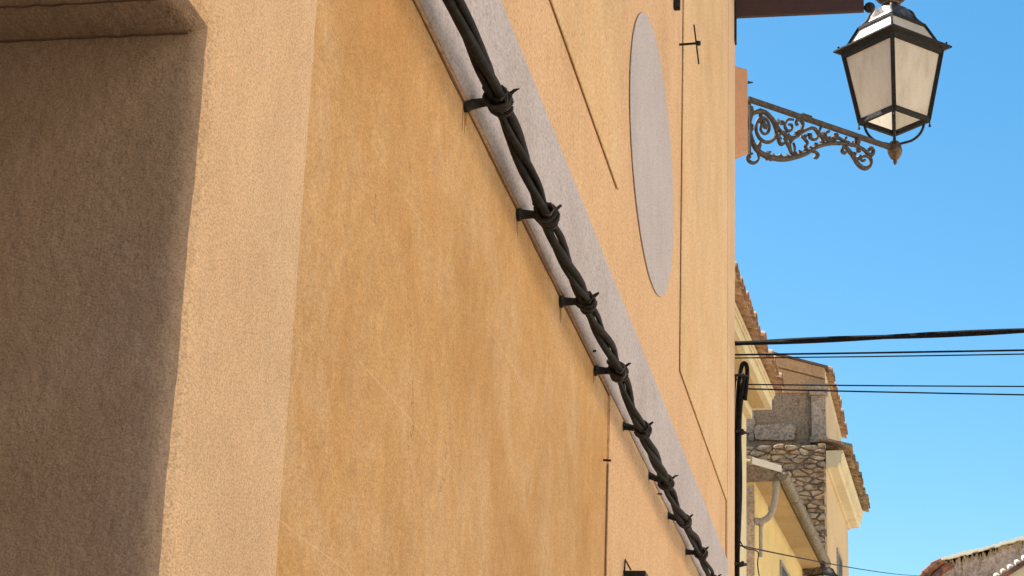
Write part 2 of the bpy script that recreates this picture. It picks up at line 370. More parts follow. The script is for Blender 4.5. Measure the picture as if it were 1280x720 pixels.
# iron cross peg
s = onx(849, 56)
t = thing('iron_cross_peg', s, 'thin iron rod with a crossing bar sticking out of the upper wall', 'iron peg')
b = MB(); b.tube([s - Vector((.02, 0, 0)), s + Vector((.088, 0, .004))], .006, 8); b.lathe(s + Vector((.09, 0, -.008)), [(.003, 0), (.011, .003), (.011, .02), (.003, .023)], 8); b.build('rod', M['iron'], t)
b = MB(); b.beam(ony(867.5, 31, s.y - .008), ony(873.5, 80, s.y - .008), .007, .007); b.build('crossbar', M['iron'], t)
s = onx(842, 5)
t = MB(); t.beam(s - Vector((.01, 0, 0)), s + Vector((.03, 0, 0)), .03, .05); t.beam(s + Vector((.012, 0, .05)), s + Vector((.018, 0, -.03)), .022, .02)
tag(t.build('iron_bracket', M['iron']), 'stub of a dark iron bracket on the wall at the top edge beside the oval', 'bracket')

# ------------------------------------------------------------------ cable bundle along the string course
clips_px = [(585, 131), (650, 268), (703, 377), (746, 463), (779, 533), (811, 595), (835, 645), (857, 690), (874, 725)]
cen_px = [(565, 0), (620, 120), (680, 262), (731, 374), (770, 459), (800, 530), (829, 595), (851, 643), (874, 688), (889, 720)]
XCAB = XW + .068
cen = [onx(u, v, XCAB) for u, v in cen_px]
print('cable', [tuple(round(c, 2) for c in p) for p in cen])
zz0 = cen[0].z
path = [Vector((XCAB, -6, 3.5)), Vector((XCAB, -2, 3.47)), Vector((XCAB, 1.5, cen[0].z + .01))] + cen + [Vector((XCAB, 10.9, cen[-1].z)), Vector((XCAB, 11.9, cen[-1].z - .02))]
sp = smooth_path(path, 1)
# resample densely
def resample(pts, step):
    out = [pts[0]]
    for a, b in zip(pts, pts[1:]):
        L = (b - a).length; k = max(1, int(L / step))
        out += [a + (b - a) * (i / k) for i in range(1, k + 1)]
    return out
cl = resample(smooth_path(path, 10), .03)
tb = thing('twisted_cable_bundle', (XCAB, 4, 3.4), 'thick twisted black cable bundle running diagonally along the lilac string course', 'cable')
clipY = [onx(u, v).y for u, v in clips_px]
cly = [1.2, 2.0, 2.75, 3.4] + clipY
def pinch(y): return min(1, min(abs(y - c) for c in cly) / .16)
for k in range(3):
    b = MB(); pts = []; r = [.0112, .0098, .0080, .0118][k]
    for i, p in enumerate(cl):
        ph = p.y * 4.9 + 1.1 * math.sin(p.y * .9 + 1) + k * math.pi * 2 / 3 + .5 * math.sin(p.y * 2.3 + k); rad = .0096 + .0028 * math.sin(p.y * 3.1 + k * 2) + .0035 * pinch(p.y)
        pts.append(p + Vector((math.cos(ph) * rad, 0, math.sin(ph) * rad + .004 * math.sin(p.y * 4.4) * pinch(p.y))))
    b.tube(pts, [r * (1 + .10 * nz(q_.y * .8, k)) for q_ in pts], 10); b.build('cable_strand', M['rubber'], tb, smooth=True)
b = MB(); rnd_ = random.Random(3)
for u, v in clips_px[:8]:
    q = onx(u, v)
    for j in range(5):
        y_ = q.y + rnd_.uniform(-.03, .03); l_ = rnd_.uniform(.015, .07) * (1 if j else 1.5); w_ = rnd_.uniform(.0015, .004)
        b.prism([(XW - .0078, y_ - w_, 3.418), (XW - .0078, y_ + w_, 3.418), (XW - .0078, y_ + w_ * .2 + rnd_.uniform(-.002, .002), 3.418 - l_)], (.0008, 0, 0))
tag(b.build('rust_stain', M['rust'], hero), kind='stuff')
cnames = ['topmost', 'second', 'third', 'fourth', 'fifth', 'sixth', 'seventh', 'eighth', 'lowest, cut by the bottom edge']
def interp_cl(y):
    return min(cl, key=lambda q: abs(q.y - y))
for i, (u, v) in enumerate(clips_px):
    s = onx(u, v); s.x = XW; cpt = interp_cl(s.y + .0)
    t = thing('cable_hook', (XW, s.y, s.z), ('black hook tying the twisted cable to the lilac course, %s of the row' % cnames[i]) if i < 8 else 'black cable hook at the bottom edge of the photo, last and lowest of the row', 'cable hook', 'hooks holding the twisted cable')
    b = MB(); zc = cpt.z
    e = Vector((XCAB, s.y, zc))
    b.tube([s + Vector((-.01, 0, 0)), s + Vector((.0, 0, 0)), s + Vector((.006, 0, 0)), s + (e - s) * .5, e + Vector((.008, -.002, 0))], [.018, .019, .0135, .011, .012], 8)
    b.build('spike', M['iron'], t, smooth=True)
    b = MB(); tb_r = .0265                       # strap ring round the bundle with a buckle and loose tail
    for dy, rr, tl in ((-.018, .026, .7), (-.003, .029, -.2 + .3 * (i % 3)), (.010, .028, -.7), (.030, .025, .9 - .4 * (i % 2))):
        ring = []
        for k in range(17):
            a = 2 * math.pi * k / 16
            ring.append(e + Vector((math.cos(a) * rr * (.9 + .13 * math.sin(3 * a + i * 2 + dy * 90)), dy + .009 * math.cos(a + tl) , math.sin(a) * rr * (.88 + .13 * math.cos(2 * a + i + dy * 60)))))
        b.tube(ring, .0052 + .001 * (i % 2), 6, caps=False)
    b.build('strap', M['iron'], t, smooth=True)
    b = MB(); q = e + Vector((.012, -.042, -.002))
    b.tube([q + Vector((-.012, 0, .012)), q + Vector((.006, -.004, .016)), q + Vector((.016, -.002, 0)), q + Vector((.004, -.004, -.018)), q + Vector((-.01, 0, -.012)), q + Vector((-.012, 0, .012))], .0028, 6)
    b.build('wire_tie', M['rustiron'] if i % 2 else M['iron'], t); b = MB()
    sgn = (1, .3, -.5, .8, .2)[i % 5]
    q2 = e + Vector((.022, .02, .022)); b.tube([q2, q2 + Vector((.012, -.004, .008)), q2 + Vector((.024 * sgn, -.01, .001 + .008 * sgn))], [.0055, .004, .0012], 6); b.build('strap_tail', M['iron'], t); b = MB()
    q3 = e + Vector((-.024, .0, .02)); b.tube([q3, q3 + Vector((-.01, -.002, .012)), q3 + Vector((-.012, 0, .02))], [.006, .004, .0012], 6); b.build('strap_tail', M['iron'], t)

# ------------------------------------------------------------------ vertical bundle at the corner
tb = thing('cable_drop', (XW + .045, YC + .03, 3.0), 'upright bundle of thick black cables looped at the top beside the wall corner', 'cable')
def dropx(u, v, dy=0.03): return ony(u, v, YC + dy)
ctr = [(925, 470), (921.5, 500), (921, 540), (920.5, 600), (919.5, 650), (919, 705), (919, 760), (918, 830)]
lay = [(-5.5, 0, .0125), (0, .015, .0125), (4.5, -.01, .0135), (8, .012, .010)]
for k, (du, dy, r) in enumerate(lay):
    pts = []
    for i, (u, v) in enumerate(ctr):
        sq = [1.05, .75, .62, .6, .58, .55, .55, .55][i]
        pts.append(dropx(u + du * sq + 1.0 * math.sin(v * .035 + k * 1.6), v, .03 + dy))
    pts = smooth_path(pts, 6)
    b = MB(); b.tube(pts, r, 10); b.build('cable_strand', M['rubber'], tb, smooth=True)
for (a, c, yy, r) in ((lay[0], lay[0], 0, 0), (lay[2], lay[3], 0, .010)):
    if r:
        p = smooth_path([dropx(925 + lay[1][0], 472, .045), dropx(926, 462, .045), dropx(929, 454, .035), dropx(933, 457, .03), dropx(934, 468, .03), dropx(931, 500, .03)], 6)
        b = MB(); b.tube(p, .014, 10); b.build('cable_strand', M['rubber'], tb, smooth=True)
for i, v in enumerate((470, 540, 705)):
    p0 = ony(914, v, YC - .01); p1 = dropx(930, v, .03)
    t = thing('cable_clamp', p0, ['small iron clamp on the upright cables, highest of three at the wall corner', 'small iron clamp around the middle of the upright cables at the wall corner', 'small iron clamp around the upright cables at the bottom edge of the photo'][i], 'cable clamp', 'clamps on the upright cables')
    b = MB(); b.tube([p0 + Vector((-.02, .01, 0)), p0 + Vector((.005, .0, 0)), p1 + Vector((-.02, -.03, 0))], [.006, .011, .006], 8); b.build('spike', M['iron'], t)
    b = MB(); c = (p0 + p1) / 2 + Vector((.012, .0, 0)); c.y = YC + .035
    rr = .048 if i == 0 else .035
    b.tube([c + Vector((math.cos(a / 14 * 2 * math.pi) * rr * 1.05, math.sin(a / 14 * 2 * math.pi) * rr, .004 * math.sin(a))) for a in range(15)], .0065, 6, caps=False); b.lathe(p1 + Vector((-.008, -.02, -.016)), [(.004, 0), (.012, .006), (.012, .024), (.004, .03)], 8)
    b.build('band', M['iron'], t)

# ------------------------------------------------------------------ lamp block, bracket, lantern
A = Vector((math.sin(R(44.5)), math.cos(R(44.5)), 0)); Np = Vector((A.y, -A.x, 0))      # Np points towards the camera side
P0 = Vector((XW - .02, YC - .01, 0))
def onblk(u, v): return onplane(u, v, P0, Np)
bt = onblk(916, 81.5); be = onblk(935.5, 86.5); bb = onblk(916, 201); bf = onblk(935.5, 192.5)
t = MB(); poly = [bt - A * .12, be, bf, bb - A * .12 + Vector((0, 0, -.03))]
t.prism(poly, -Np * .34)
tag(t.build('plaster_block', M['pink'], bevel=.012), 'pink plastered block on the wall corner carrying the lamp bracket', 'block')

AX0 = P0 + (be - P0).dot(A) * A - Np * .15         # foot of the arm plane
AX0.z = 0
def onarm(u, v): return onplane(u, v, AX0, Np)
LA = onarm(1118.5, 186)                             # boss under the lantern
print('lantern axis', LA)
def lantern(name, axis, label, group, s=1.0, crown=True):
    """axis = position of the boss; s = scale"""
    yA = LA.y
    def Zv(v): return (ony(1118.5, v, yA).z - LA.z) * s
    k = (ony(1190, 62, yA).x - ony(1118, 62, yA).x) / 72 * s          # metres per picture unit across
    Lt = thing(name, axis, label, 'street lamp', group)
    D = [Vector((0, -1, 0)), Vector((1, 0, 0)), Vector((0, 1, 0)), Vector((-1, 0, 0))]
    at = lambda d, r, v: axis + d * (r * k) + Vector((0, 0, Zv(v)))
    RT, RB, VT, VB = 62, 43, 66, 151
    # frame
    b = MB()
    for i in range(4):
        d, e = D[i], D[(i + 1) % 4]
        b.beam(at(d, RT, VT), at(d, RB, VB), .030 * s, .030 * s, up=d)
        b.beam(at(d, RB, VB), at(e, RB, VB), .026 * s, .034 * s)
        b.beam(at(d, RT, VT + 2), at(e, RT, VT + 2), .026 * s, .036 * s)
    b.build('frame', M['rustiron'] if False else M['iron'], Lt)
    for d in D:
        b = MB(); b.tube([at(d, RB + 1, VB), at(d, RB + 1, VB + 5), at(d, RB + 1, VB + 9)], [.006 * s, .004 * s, .010 * s], 8); b.build('drop_bead', M['iron'], Lt)
    # rim plate: square moulding with pointed corners
    b = MB(); prof = [(61, 68), (66, 64.5), (75, 62.5), (75, 60.5), (66, 58), (58, 55), (54, 55), (54, 62), (58, 66)]
    vs = []; m = len(prof)
    for d in D:
        for (r, v) in prof: vs.append(at(d, r, v))
    b.add(vs, [(i * m + j, i * m + (j + 1) % m, ((i + 1) % 4) * m + (j + 1) % m, ((i + 1) % 4) * m + j) for i in range(4) for j in range(m)])
    b.build('rim', M['iron'], Lt)
    for d in D:
        b = MB(); b.tube([at(d, 68, 59), at(d, 68, 56), at(d, 68, 54.5)], [.004 * s, .009 * s, .002], 8); b.build('rim_bead', M['iron'], Lt)
    # panes
    for i in range(4):
        d, e = D[i], D[(i + 1) % 4]
        b = MB(); b.add([at(d, RT - .5, VT), at(e, RT - .5, VT), at(e, RB - .5, VB), at(d, RB - .5, VB)], [(0, 1, 2, 3)]); b.build('glass_pane', M['glass'], Lt)
        b = MB(); b.add([at(d, 55, 55), at(e, 55, 55), at(e, 41, 35), at(d, 41, 35)], [(0, 1, 2, 3)]); b.build('roof_pane', M['glass'], Lt)
    b = MB()
    for i in range(4):
        d, e = D[i], D[(i + 1) % 4]
        b.beam(at(d, 57, 56), at(d, 42, 34), .018 * s, .018 * s, up=d); b.beam(at(d, 42, 34), at(e, 42, 34), .018 * s, .022 * s)
    b.build('roof_frame', M['iron'], Lt)
    # ogee cap (square going round), crown and finial
    b = MB()
    prof = [(43, 35), (42, 33), (36, 30.5), (32, 28), (29.5, 24), (28, 20), (24, 15.5), (18, 12.5), (11, 11), (9, 9)]
    n = 48; vs = []
    for j, (r, v) in enumerate(prof):
        q = max(0, 1 - max(0, j - 2) / 4.0)
        for a in range(n):
            th = 2 * math.pi * a / n; sqr = 1 / (abs(math.cos(th)) + abs(math.sin(th))); rr = r * (sqr * q + (1 - q) * (0.5 + .5 * sqr) if j < 6 else .93)
            vs.append(at(Vector((math.cos(th), math.sin(th), 0)), rr, v))
    m = len(prof); b.add(vs, [(i * n + a, i * n + (a + 1) % n, (i + 1) * n + (a + 1) % n, (i + 1) * n + a) for i in range(m - 1) for a in range(n)] + [tuple((m - 1) * n + a for a in range(n))])
    b.build('cap', M['capmetal'], Lt, smooth=True)
    for d in D:
        b = MB(); b.tube(smooth_path([at(d, 43, 35), at(d, 36.5, 30), at(d, 30, 24), at(d, 25.5, 16), at(d, 14, 11)], 4), .011 * s, 8)
        b.build('cap_rib', M['rustiron'], Lt, smooth=True)
    b = MB()
    b.lathe(axis, [(r * k, Zv(v)) for r, v in ([(9, 12), (7, 10), (7.5, 8), (12, 6.5), (12.5, 5), (8, 4), (9, 2), (14, -2), (19, -6), (21, -11), (20, -16), (14, -19), (7, -22), (4, -27), (6, -31), (4, -36), (1, -44)] if crown else [(9, 12), (6, 10), (5, 7), (9, 4), (9, 1), (5, -3), (1, -5)])], 20)
    b.build('finial', M['bronze'], Lt, smooth=True)
    for a in range(12 if crown else 0):
        th = 2 * math.pi * a / 12; dd = Vector((math.cos(th), math.sin(th), 0)); b = MB()
        b.tube([at(dd, 9, 3), at(dd, 16, -2), at(dd, 22, -8), at(dd, 24, -14)], [.012 * s, .013 * s, .012 * s, .004 * s], 6)
        b.build('crown_leaf', M['rustiron'], Lt, smooth=True)
    # legs down to the boss
    for i in range(4):
        d = D[i]; b = MB()
        pts = [at(d, 37, VB), at(d, 36, 160), at(d, 31, 169), at(d, 22, 176), at(d, 11, 179), at(d, 3, 181)]
        b.tube(smooth_path(pts, 4), .0095 * s, 8); b.build('leg', M['iron'], Lt, smooth=True)
    b = MB(); b.lathe(axis, [(r * k, Zv(v)) for r, v in [(3, 176), (6, 178), (8, 182), (9.5, 188), (8.5, 193), (5.5, 198), (2.5, 200), (2.8, 203), (1, 206)]], 12)
    b.build('boss', M['bronze'], Lt, smooth=True)
    # bulb inside
    b = MB(); b.lathe(axis, [(r * k, Zv(v)) for r, v in [(5, 60), (5, 78), (8, 84), (10, 94), (8, 103), (3, 108)]], 16); b.build('bulb', M['whiteboard'], Lt, smooth=True)
    return Lt
lantern('wall_lantern', LA, 'large square iron and frosted glass lantern on a scrolled bracket against blue sky', 'street lanterns')

# bracket, traced as curves lying in the vertical plane of the arm
br = thing('lamp_bracket', onarm(938, 160), 'ornate scrolled wrought iron bracket holding the large lantern off the wall corner', 'bracket')
c4 = lambda X, Y: onarm(920 + X / 6, 100 + Y / 6)
pxm = (onarm(1000, 150) - onarm(1001, 150)).length
b = MB(); p, q = c4(88, 150), onarm(1116, 186)
b.tube([p, p + (q - p) * .5, q], pxm * 1.9, 10); b.beam(p + Vector((0, 0, .008)), p + (q - p) * .97 + Vector((0, 0, .004)), .03, .03)
b.beam(p + (q - p) * .355 + Vector((0, 0, .012)), p + (q - p) * .42 + Vector((0, 0, .012)), .036, .04)
b.build('arm', M['rustiron'], br)
b = MB(); b.beam(c4(97, 130), c4(97, 590), .03, .012, up=A); b.build('wall_plate', M['rustiron'], br)
curves = [
 ([(105, 235), (102, 320), (108, 410), (135, 490), (175, 540), (240, 575), (340, 592), (430, 580), (520, 552), (600, 505), (680, 480), (780, 475), (880, 488), (950, 518), (1000, 560)], [1.6, 1.6, 1.8, 2, 2.2, 2.4, 2.4, 2.2, 2, 1.8, 1.7, 1.7, 1.6, 1.6, 1.5]),
 ([(165, 540), (168, 585), (150, 615), (122, 622), (95, 605), (88, 575), (100, 555), (122, 552)], 1.4),
 ([(820, 500), (870, 560), (915, 630), (960, 662), (1000, 645), (1012, 600), (992, 575), (955, 572), (936, 590), (950, 608), (968, 598)], [1.8, 1.9, 2.0, 2.0, 1.8, 1.6, 1.4, 1.3, 1.2, 1.1, 1.0]),
 ([(810, 498), (795, 525), (808, 548), (825, 540)], 1.5),
 ([(570, 535), (600, 543), (614, 565), (600, 584), (584, 574)], 1.5),
 ([(105, 300), (120, 255), (170, 235), (220, 245), (265, 290), (295, 350), (300, 410), (270, 455), (220, 465), (172, 430), (150, 370), (160, 310), (195, 280), (235, 305), (250, 355), (237, 395), (207, 402), (185, 372), (192, 338), (212, 335)], [1.7, 1.8, 2, 2, 1.9, 1.8, 1.6, 1.5, 1.5, 1.5, 1.4, 1.3, 1.3, 1.3, 1.3, 1.2, 1.2, 1.2, 1.5, 1.8]),
 ([(220, 242), (270, 285), (305, 340), (345, 395), (420, 432), (465, 410), (490, 365), (500, 325), (472, 295), (450, 315), (462, 342)], 1.6),
 ([(430, 298), (388, 298), (365, 338), (384, 380), (414, 372), (418, 338), (396, 334)], 1.3),
 ([(345, 395), (400, 445), (470, 410), (530, 372), (580, 362), (612, 400), (602, 440), (572, 446), (548, 420)], 1.4),
 ([(440, 430), (402, 478), (410, 535), (432, 568)], 1.5), ([(430, 470), (440, 515), (425, 560)], 1.2),
 ([(330, 395), (318, 440), (336, 482), (362, 472)], 1.6), ([(360, 430), (385, 480), (402, 520)], 1.4),
 ([(490, 420), (532, 465), (520, 500), (540, 530)], 1.5),
 ([(590, 360), (645, 420), (700, 452), (752, 430), (800, 452), (850, 470)], 1.5),
 ([(700, 385), (672, 400), (676, 432), (706, 430)], 1.3), ([(760, 405), (735, 415), (738, 440), (762, 440)], 1.3),
 ([(830, 430), (810, 455), (830, 475)], 1.2), ([(912, 430), (908, 490)], 2.6), ([(640, 350), (620, 395), (650, 440), (660, 470)], 1.4),
 ([(120, 205), (108, 215), (118, 228), (104, 240)], 1.8), ([(1010, 510), (1030, 530), (1018, 560), (990, 555), (965, 530)], 1.7), ([(180, 215), (185, 260), (178, 320)], 1.6),
 ([(175, 540), (165, 500), (180, 470)], 1.8), ([(200, 300), (205, 330), (225, 350)], 2.2),
]
for pts, r in curves:
    b = MB(); P = smooth_path([c4(*q) for q in pts], 5)
    if isinstance(r, list):
        rr = []
        for i in range(len(r) - 1): rr += [1.15 * (r[i] + (r[i + 1] - r[i]) * j / 5) * pxm for j in range(5)]
        rr.append(1.15 * r[-1] * pxm)
    else: rr = [1.22 * r * pxm * (1 - .25 * abs(2 * i / (len(P) - 1) - 1)) for i in range(len(P))]
    b.tube(P, rr, 8); b.build('scroll', M['rustiron'], br, smooth=True)
random.seed(5)
leafs = [(300, 345, 320, 290), (310, 370, 275, 345), (325, 400, 385, 395), (300, 420, 345, 440), (240, 575, 265, 610), (235, 575, 228, 605), (225, 560, 265, 535), (280, 580, 285, 550), (330, 585, 335, 548), (380, 580, 372, 552),
         (430, 570, 448, 535), (480, 560, 470, 525), (530, 545, 515, 515), (560, 520, 555, 495), (450, 400, 480, 375), (470, 420, 440, 400), (510, 430, 540, 410), (640, 420, 665, 390), (700, 445, 690, 475), (660, 440, 640, 465),
         (105, 335, 125, 345), (105, 370, 122, 365), (890, 560, 905, 545), (915, 590, 935, 570), (920, 540, 900, 515), (1005, 570, 1032, 565), (1000, 520, 1030, 505), (560, 440, 535, 400), (345, 330, 360, 305), (720, 440, 770, 410), (155, 520, 190, 480), (390, 440, 400, 400), (210, 330, 230, 370), (870, 490, 880, 455), (610, 500, 590, 470), (740, 470, 720, 440)]
for x0, y0, x1, y1 in leafs:
    b = MB(); p, q = c4(x0, y0), c4(x1, y1); mid = (p + q) / 2 + Vector((random.uniform(-.01, .01), random.uniform(-.01, .01), random.uniform(-.006, .006)))
    b.tube([p, mid, q], [pxm * 2.1, pxm * 2.3, pxm * .5], 6)
    b.build('acanthus_leaf', M['rustiron'], br, smooth=True)
b = MB(); q = onarm(941, 103); b.tube([onarm(934, 103), q], [.012, .004], 6); tag(b.build('screw', M['iron']), 'tiny dark screw poking out beside the pink block above the bracket', 'screw')

# ------------------------------------------------------------------ projecting sign at the top
sy = YC - .06
q0 = ony(918.5, 20.5, sy); q1 = ony(1080, 13.5, sy); sz = (q0.z + q1.z) / 2
t = thing('projecting_sign', (XW, sy, sz), 'dark brown board projecting from the wall corner at the top edge with a ball end', 'sign')
b = MB(); b.box((q0.x, sy, sz), (q1.x, sy + .035, sz + .55)); b.build('board', M['signbrown'], t, bevel=.004)
qb = ony(1087, 8, sy); b = MB(); rb = .034
b.lathe(Vector((qb.x, sy + .017, qb.z - rb)), [(.002 + rb * math.sin(math.pi * i / 12), rb - rb * math.cos(math.pi * i / 12)) for i in range(13)], 20); b.tube([(q1.x - .02, sy + .017, qb.z), (qb.x, sy + .017, qb.z)], .011, 8)
b.build('ball_end', M['iron'], t, smooth=True)
b = MB(); qz = ony(916, 52, sy); b.box((XW + .0125, sy - .012, qz.z), (XW + .024, sy + .055, sz + .6)); b.box((XW + .02, sy + .002, sz + .1), (q0.x + .02, sy + .03, sz + .13)); b.build('wall_bracket', M['iron'], t)

# ------------------------------------------------------------------ frames for far buildings
class Frame:
    def __init__(s, O, vpu):
        th = math.atan((vpu - 609) / 2676) - math.atan((1118 - 609) / 2676)
        s.O = Vector((O.x, O.y, 0)); s.d = Vector((math.sin(th), math.cos(th), 0)); s.n = Vector((s.d.y, -s.d.x, 0))
    def P(s, a, o, z): return s.O + s.d * a + s.n * o + Vector((0, 0, z))
    def box(s, b, a0, a1, o0, o1, z0, z1):
        b.hexa([s.P(a0, o0, z0), s.P(a0, o1, z0), s.P(a1, o1, z0), s.P(a1, o0, z0), s.P(a0, o0, z1), s.P(a0, o1, z1), s.P(a1, o1, z1), s.P(a1, o0, z1)])
    def s_at(s, u, o=0, v=600):      # distance along the facade where column u meets the plane at offset o
        q = onplane(u, v, s.O + s.n * o, s.n); return (q - s.O).dot(s.d), q.z
def tiles(fr, a0, a1, oe, ze, slope, length, m, parent, pitch=.20, name='roof', rows=None, seed=1):
    """barrel tiles: cover and pan rows running up the slope from the eave"""
    rnd = random.Random(seed); b = MB(); n = int((a1 - a0) / pitch); tl = .42
    rows = rows or max(1, int(length / (tl * .8)))
    cs, sn = math.cos(slope), math.sin(slope)
    def barrel(ac, up, r0, r1, dz, u0, u1):
        K = 7; vs = []
        for (uu, rad) in ((u0, r0), (u1, r1)):
            for th_ in (rad, rad - .014):
                for k in range(K):
                    t = math.pi * k / (K - 1); x = math.cos(t) * th_; h = math.sin(t) * th_ * (.8 if up else -.7)
                    vs.append(fr.P(ac + x, oe - uu * cs - h * sn * 0, ze + uu * sn + h + dz))
        fs = []
        for k in range(K - 1):
            fs += [(k, k + 1, 2 * K + k + 1, 2 * K + k), (K + k, 3 * K + k, 3 * K + k + 1, K + k + 1), (k, K + k, K + k + 1, k + 1), (2 * K + k, 2 * K + k + 1, 3 * K + k + 1, 3 * K + k)]
        fs += [(0, 2 * K, 3 * K, K), (K - 1, 2 * K - 1, 4 * K - 1, 3 * K - 1)]
        b.add(vs, fs)
    for i in range(n + 1):
        ac = a0 + i * pitch
        for j in range(rows):
            u0 = j * tl * .8 + rnd.uniform(-.025, .02); u1 = u0 + tl
            barrel(ac + rnd.uniform(-.01, .01), True, .088, .072, .045 + .012, u0, u1)
            barrel(ac + pitch / 2 + rnd.uniform(-.008, .008), False, .078, .088, .05, u0 + .02, u1 + .02)
    return b.build(name, m, parent, smooth=True)
def slab(fr, a0, a1, oe, ze, slope, length, m, parent, name, th=.03):
    b = MB(); cs, sn = math.cos(slope), math.sin(slope)
    lo = [fr.P(a0, oe, ze), fr.P(a1, oe, ze), fr.P(a1, oe - length * cs, ze + length * sn), fr.P(a0, oe - length * cs, ze + length * sn)]
    b.hexa(lo + [p + Vector((0, 0, th)) for p in lo]); return b.build(name, m, parent)
def window(fr, a0, a1, z0, z1, parent, shut=True):
    b = MB(); fr.box(b, a0, a1, -.02, .004, z0, z1); w_ = b.build('window', M['dark'], parent)
    b = MB()
    for (x0, x1, y0, y1) in ((a0 - .05, a0, z0 - .05, z1 + .05), (a1, a1 + .05, z0 - .05, z1 + .05), (a0, a1, z1, z1 + .05), (a0, a1, z0 - .05, z0)): fr.box(b, x0, x1, -.01, .02, y0, y1)
    b.build('frame', M['pipe'], w_)

# B: cream house right behind the corner
OB = ony(933, 600, 20); fb = Frame(OB, 1292); zs = ony(934, 513, 20).z
oB = (ony(965, 510, 20).x - OB.x); zf = ony(965, 490, 20).z; oT = ony(981, 488, 20).x - OB.x
HB = thing('cream_house', fb.P(-2, -3, 0), 'cream stucco house with terracotta eave glimpsed behind the upright cables', 'house')
b = MB(); fb.box(b, -5, 0, -5, 0, 0, zs + .05); b.build('wall', M['cream'], HB)
b = MB(); fb.box(b, -5.05, 0, .002, oB, zs, zf)
for i, (e, z0, z1) in enumerate(((.03, zf - .05, zf + .001), (.018, zf - .08, zf - .05))): fb.box(b, -5.05, .0 + e * .5, oB - .001, oB + e, z0, z1)
fb.box(b, -5.05, -.004, .001, .06, zs - .09, zs); b.build('cornice', M['cream'], HB)
b = MB(); fb.box(b, -4.9, -.1, .07, oB - .06, zs - .006, zs + .01); b.build('soffit_panel', M['tan'], HB)
tiles(fb, -5.1, .02, oT, zf - .02, R(17), 2.2, M['tile'], HB, seed=3)
slab(fb, -5.1, .03, oT - .06, zf + .03, R(17), 5.0, M['tile'], HB, 'roof_deck')
window(fb, -3, -2, 3, 4.4, HB)

# E: low yellow house with gutter
YE = 21.3
OE = ony(943, 602, YE); fe = Frame(OE, 1285); zE = OE.z
sfar, _ = fe.s_at(1003, 0, 712); oG = ony(974, 612, YE).x - OE.x
HE = thing('yellow_house', fe.P(2, -3, 0), 'low yellow house with long gutter and tan soffit in front of the rubble gable', 'house')
print('E len', sfar, 'og', oG, 'z', zE)
b = MB(); fe.box(b, 0, sfar, -5, 0, 0, zE); b.build('wall', M['yellow'], HE)
b = MB(); fe.box(b, -.05, sfar, -5.05, -.25, 0, zE - .03); fe.box(b, -.03, 0, -.25, .001, 0, zE - .05); b.build('end_wall', M['greystone'], HE)
b = MB(); z1 = zE
b.hexa([fe.P(0, -.01, z1), fe.P(0, oG - .02, z1 + .02), fe.P(sfar, oG - .02, z1 + .02), fe.P(sfar, -.01, z1), fe.P(0, -.01, z1 + .06), fe.P(0, oG - .02, z1 + .07), fe.P(sfar, oG - .02, z1 + .07), fe.P(sfar, -.01, z1 + .06)])
b.build('soffit', M['tan'], HE)
b = MB(); zr0 = ony(942, 577, YE).z; zr1 = ony(977, 588, YE).z; x0 = ony(941, 580, YE).x - OE.x; x1 = ony(977, 588, YE).x - OE.x
sl = (zr0 - zr1) / (x1 - x0); print('E slope', sl)
b.hexa([fe.P(-.05, x0 , zr0 - .035), fe.P(-.05, x1, zr1 - .035), fe.P(.0, x1, zr1 - .035), fe.P(.0, x0, zr0 - .035), fe.P(-.05, x0, zr0 + .04), fe.P(-.05, x1, zr1 + .04), fe.P(0, x1, zr1 + .04), fe.P(0, x0, zr0 + .04)])
b.build('verge_board', M['whiteboard'], HE)
b = MB(); b.prism([fe.P(-.04, -1.2, zE - .04), fe.P(-.04, x1 - .10, zE - .0), fe.P(-.04, x1 - .05, zr1 - .04), fe.P(-.04, -1.2, zr1 - .04 + sl * (x1 + 1.2))], fe.d * .04); b.build('gable_fill', M['mortar'], HE)
tiles(fe, .14, sfar, oG + .02, zr1 - .08, math.atan(sl), 2.0, M['oldtile'], HE, seed=5)
slab(fe, -.02, sfar, oG - .03, zr1 - .035, math.atan(sl), 5, M['oldtile'], HE, 'roof_deck')
# gutter: half round, joints
b = MB(); oo = oG + .045; zg = ony(979, 592, YE).z - .03; K = 10
def half(a, r):
    return [fe.P(a, oo + math.cos(math.pi + math.pi * k / (K - 1)) * r, zg + math.sin(math.pi + math.pi * k / (K - 1)) * r) for k in range(K)]
vs = half(-.08, .060) + half(sfar, .060) + half(-.08, .054) + half(sfar, .054)
fs = []
for k in range(K - 1): fs += [(k, k + 1, K + k + 1, K + k), (2 * K + k, 3 * K + k, 3 * K + k + 1, 2 * K + k + 1), (k, 2 * K + k, 2 * K + k + 1, k + 1)]
b.add(vs, fs); b.add(half(-.08, .059), [tuple(range(K))])
b.tube([fe.P(-.08, oo + .060, zg + .003), fe.P(sfar, oo + .060, zg + .003)], .009, 6)
a = .2
while a < sfar:
    b.tube([p + Vector((0, 0, 0)) for p in half(a, .0615)], .004, 5); a += .9
b.build('gutter', M['zinc'], HE, smooth=True)
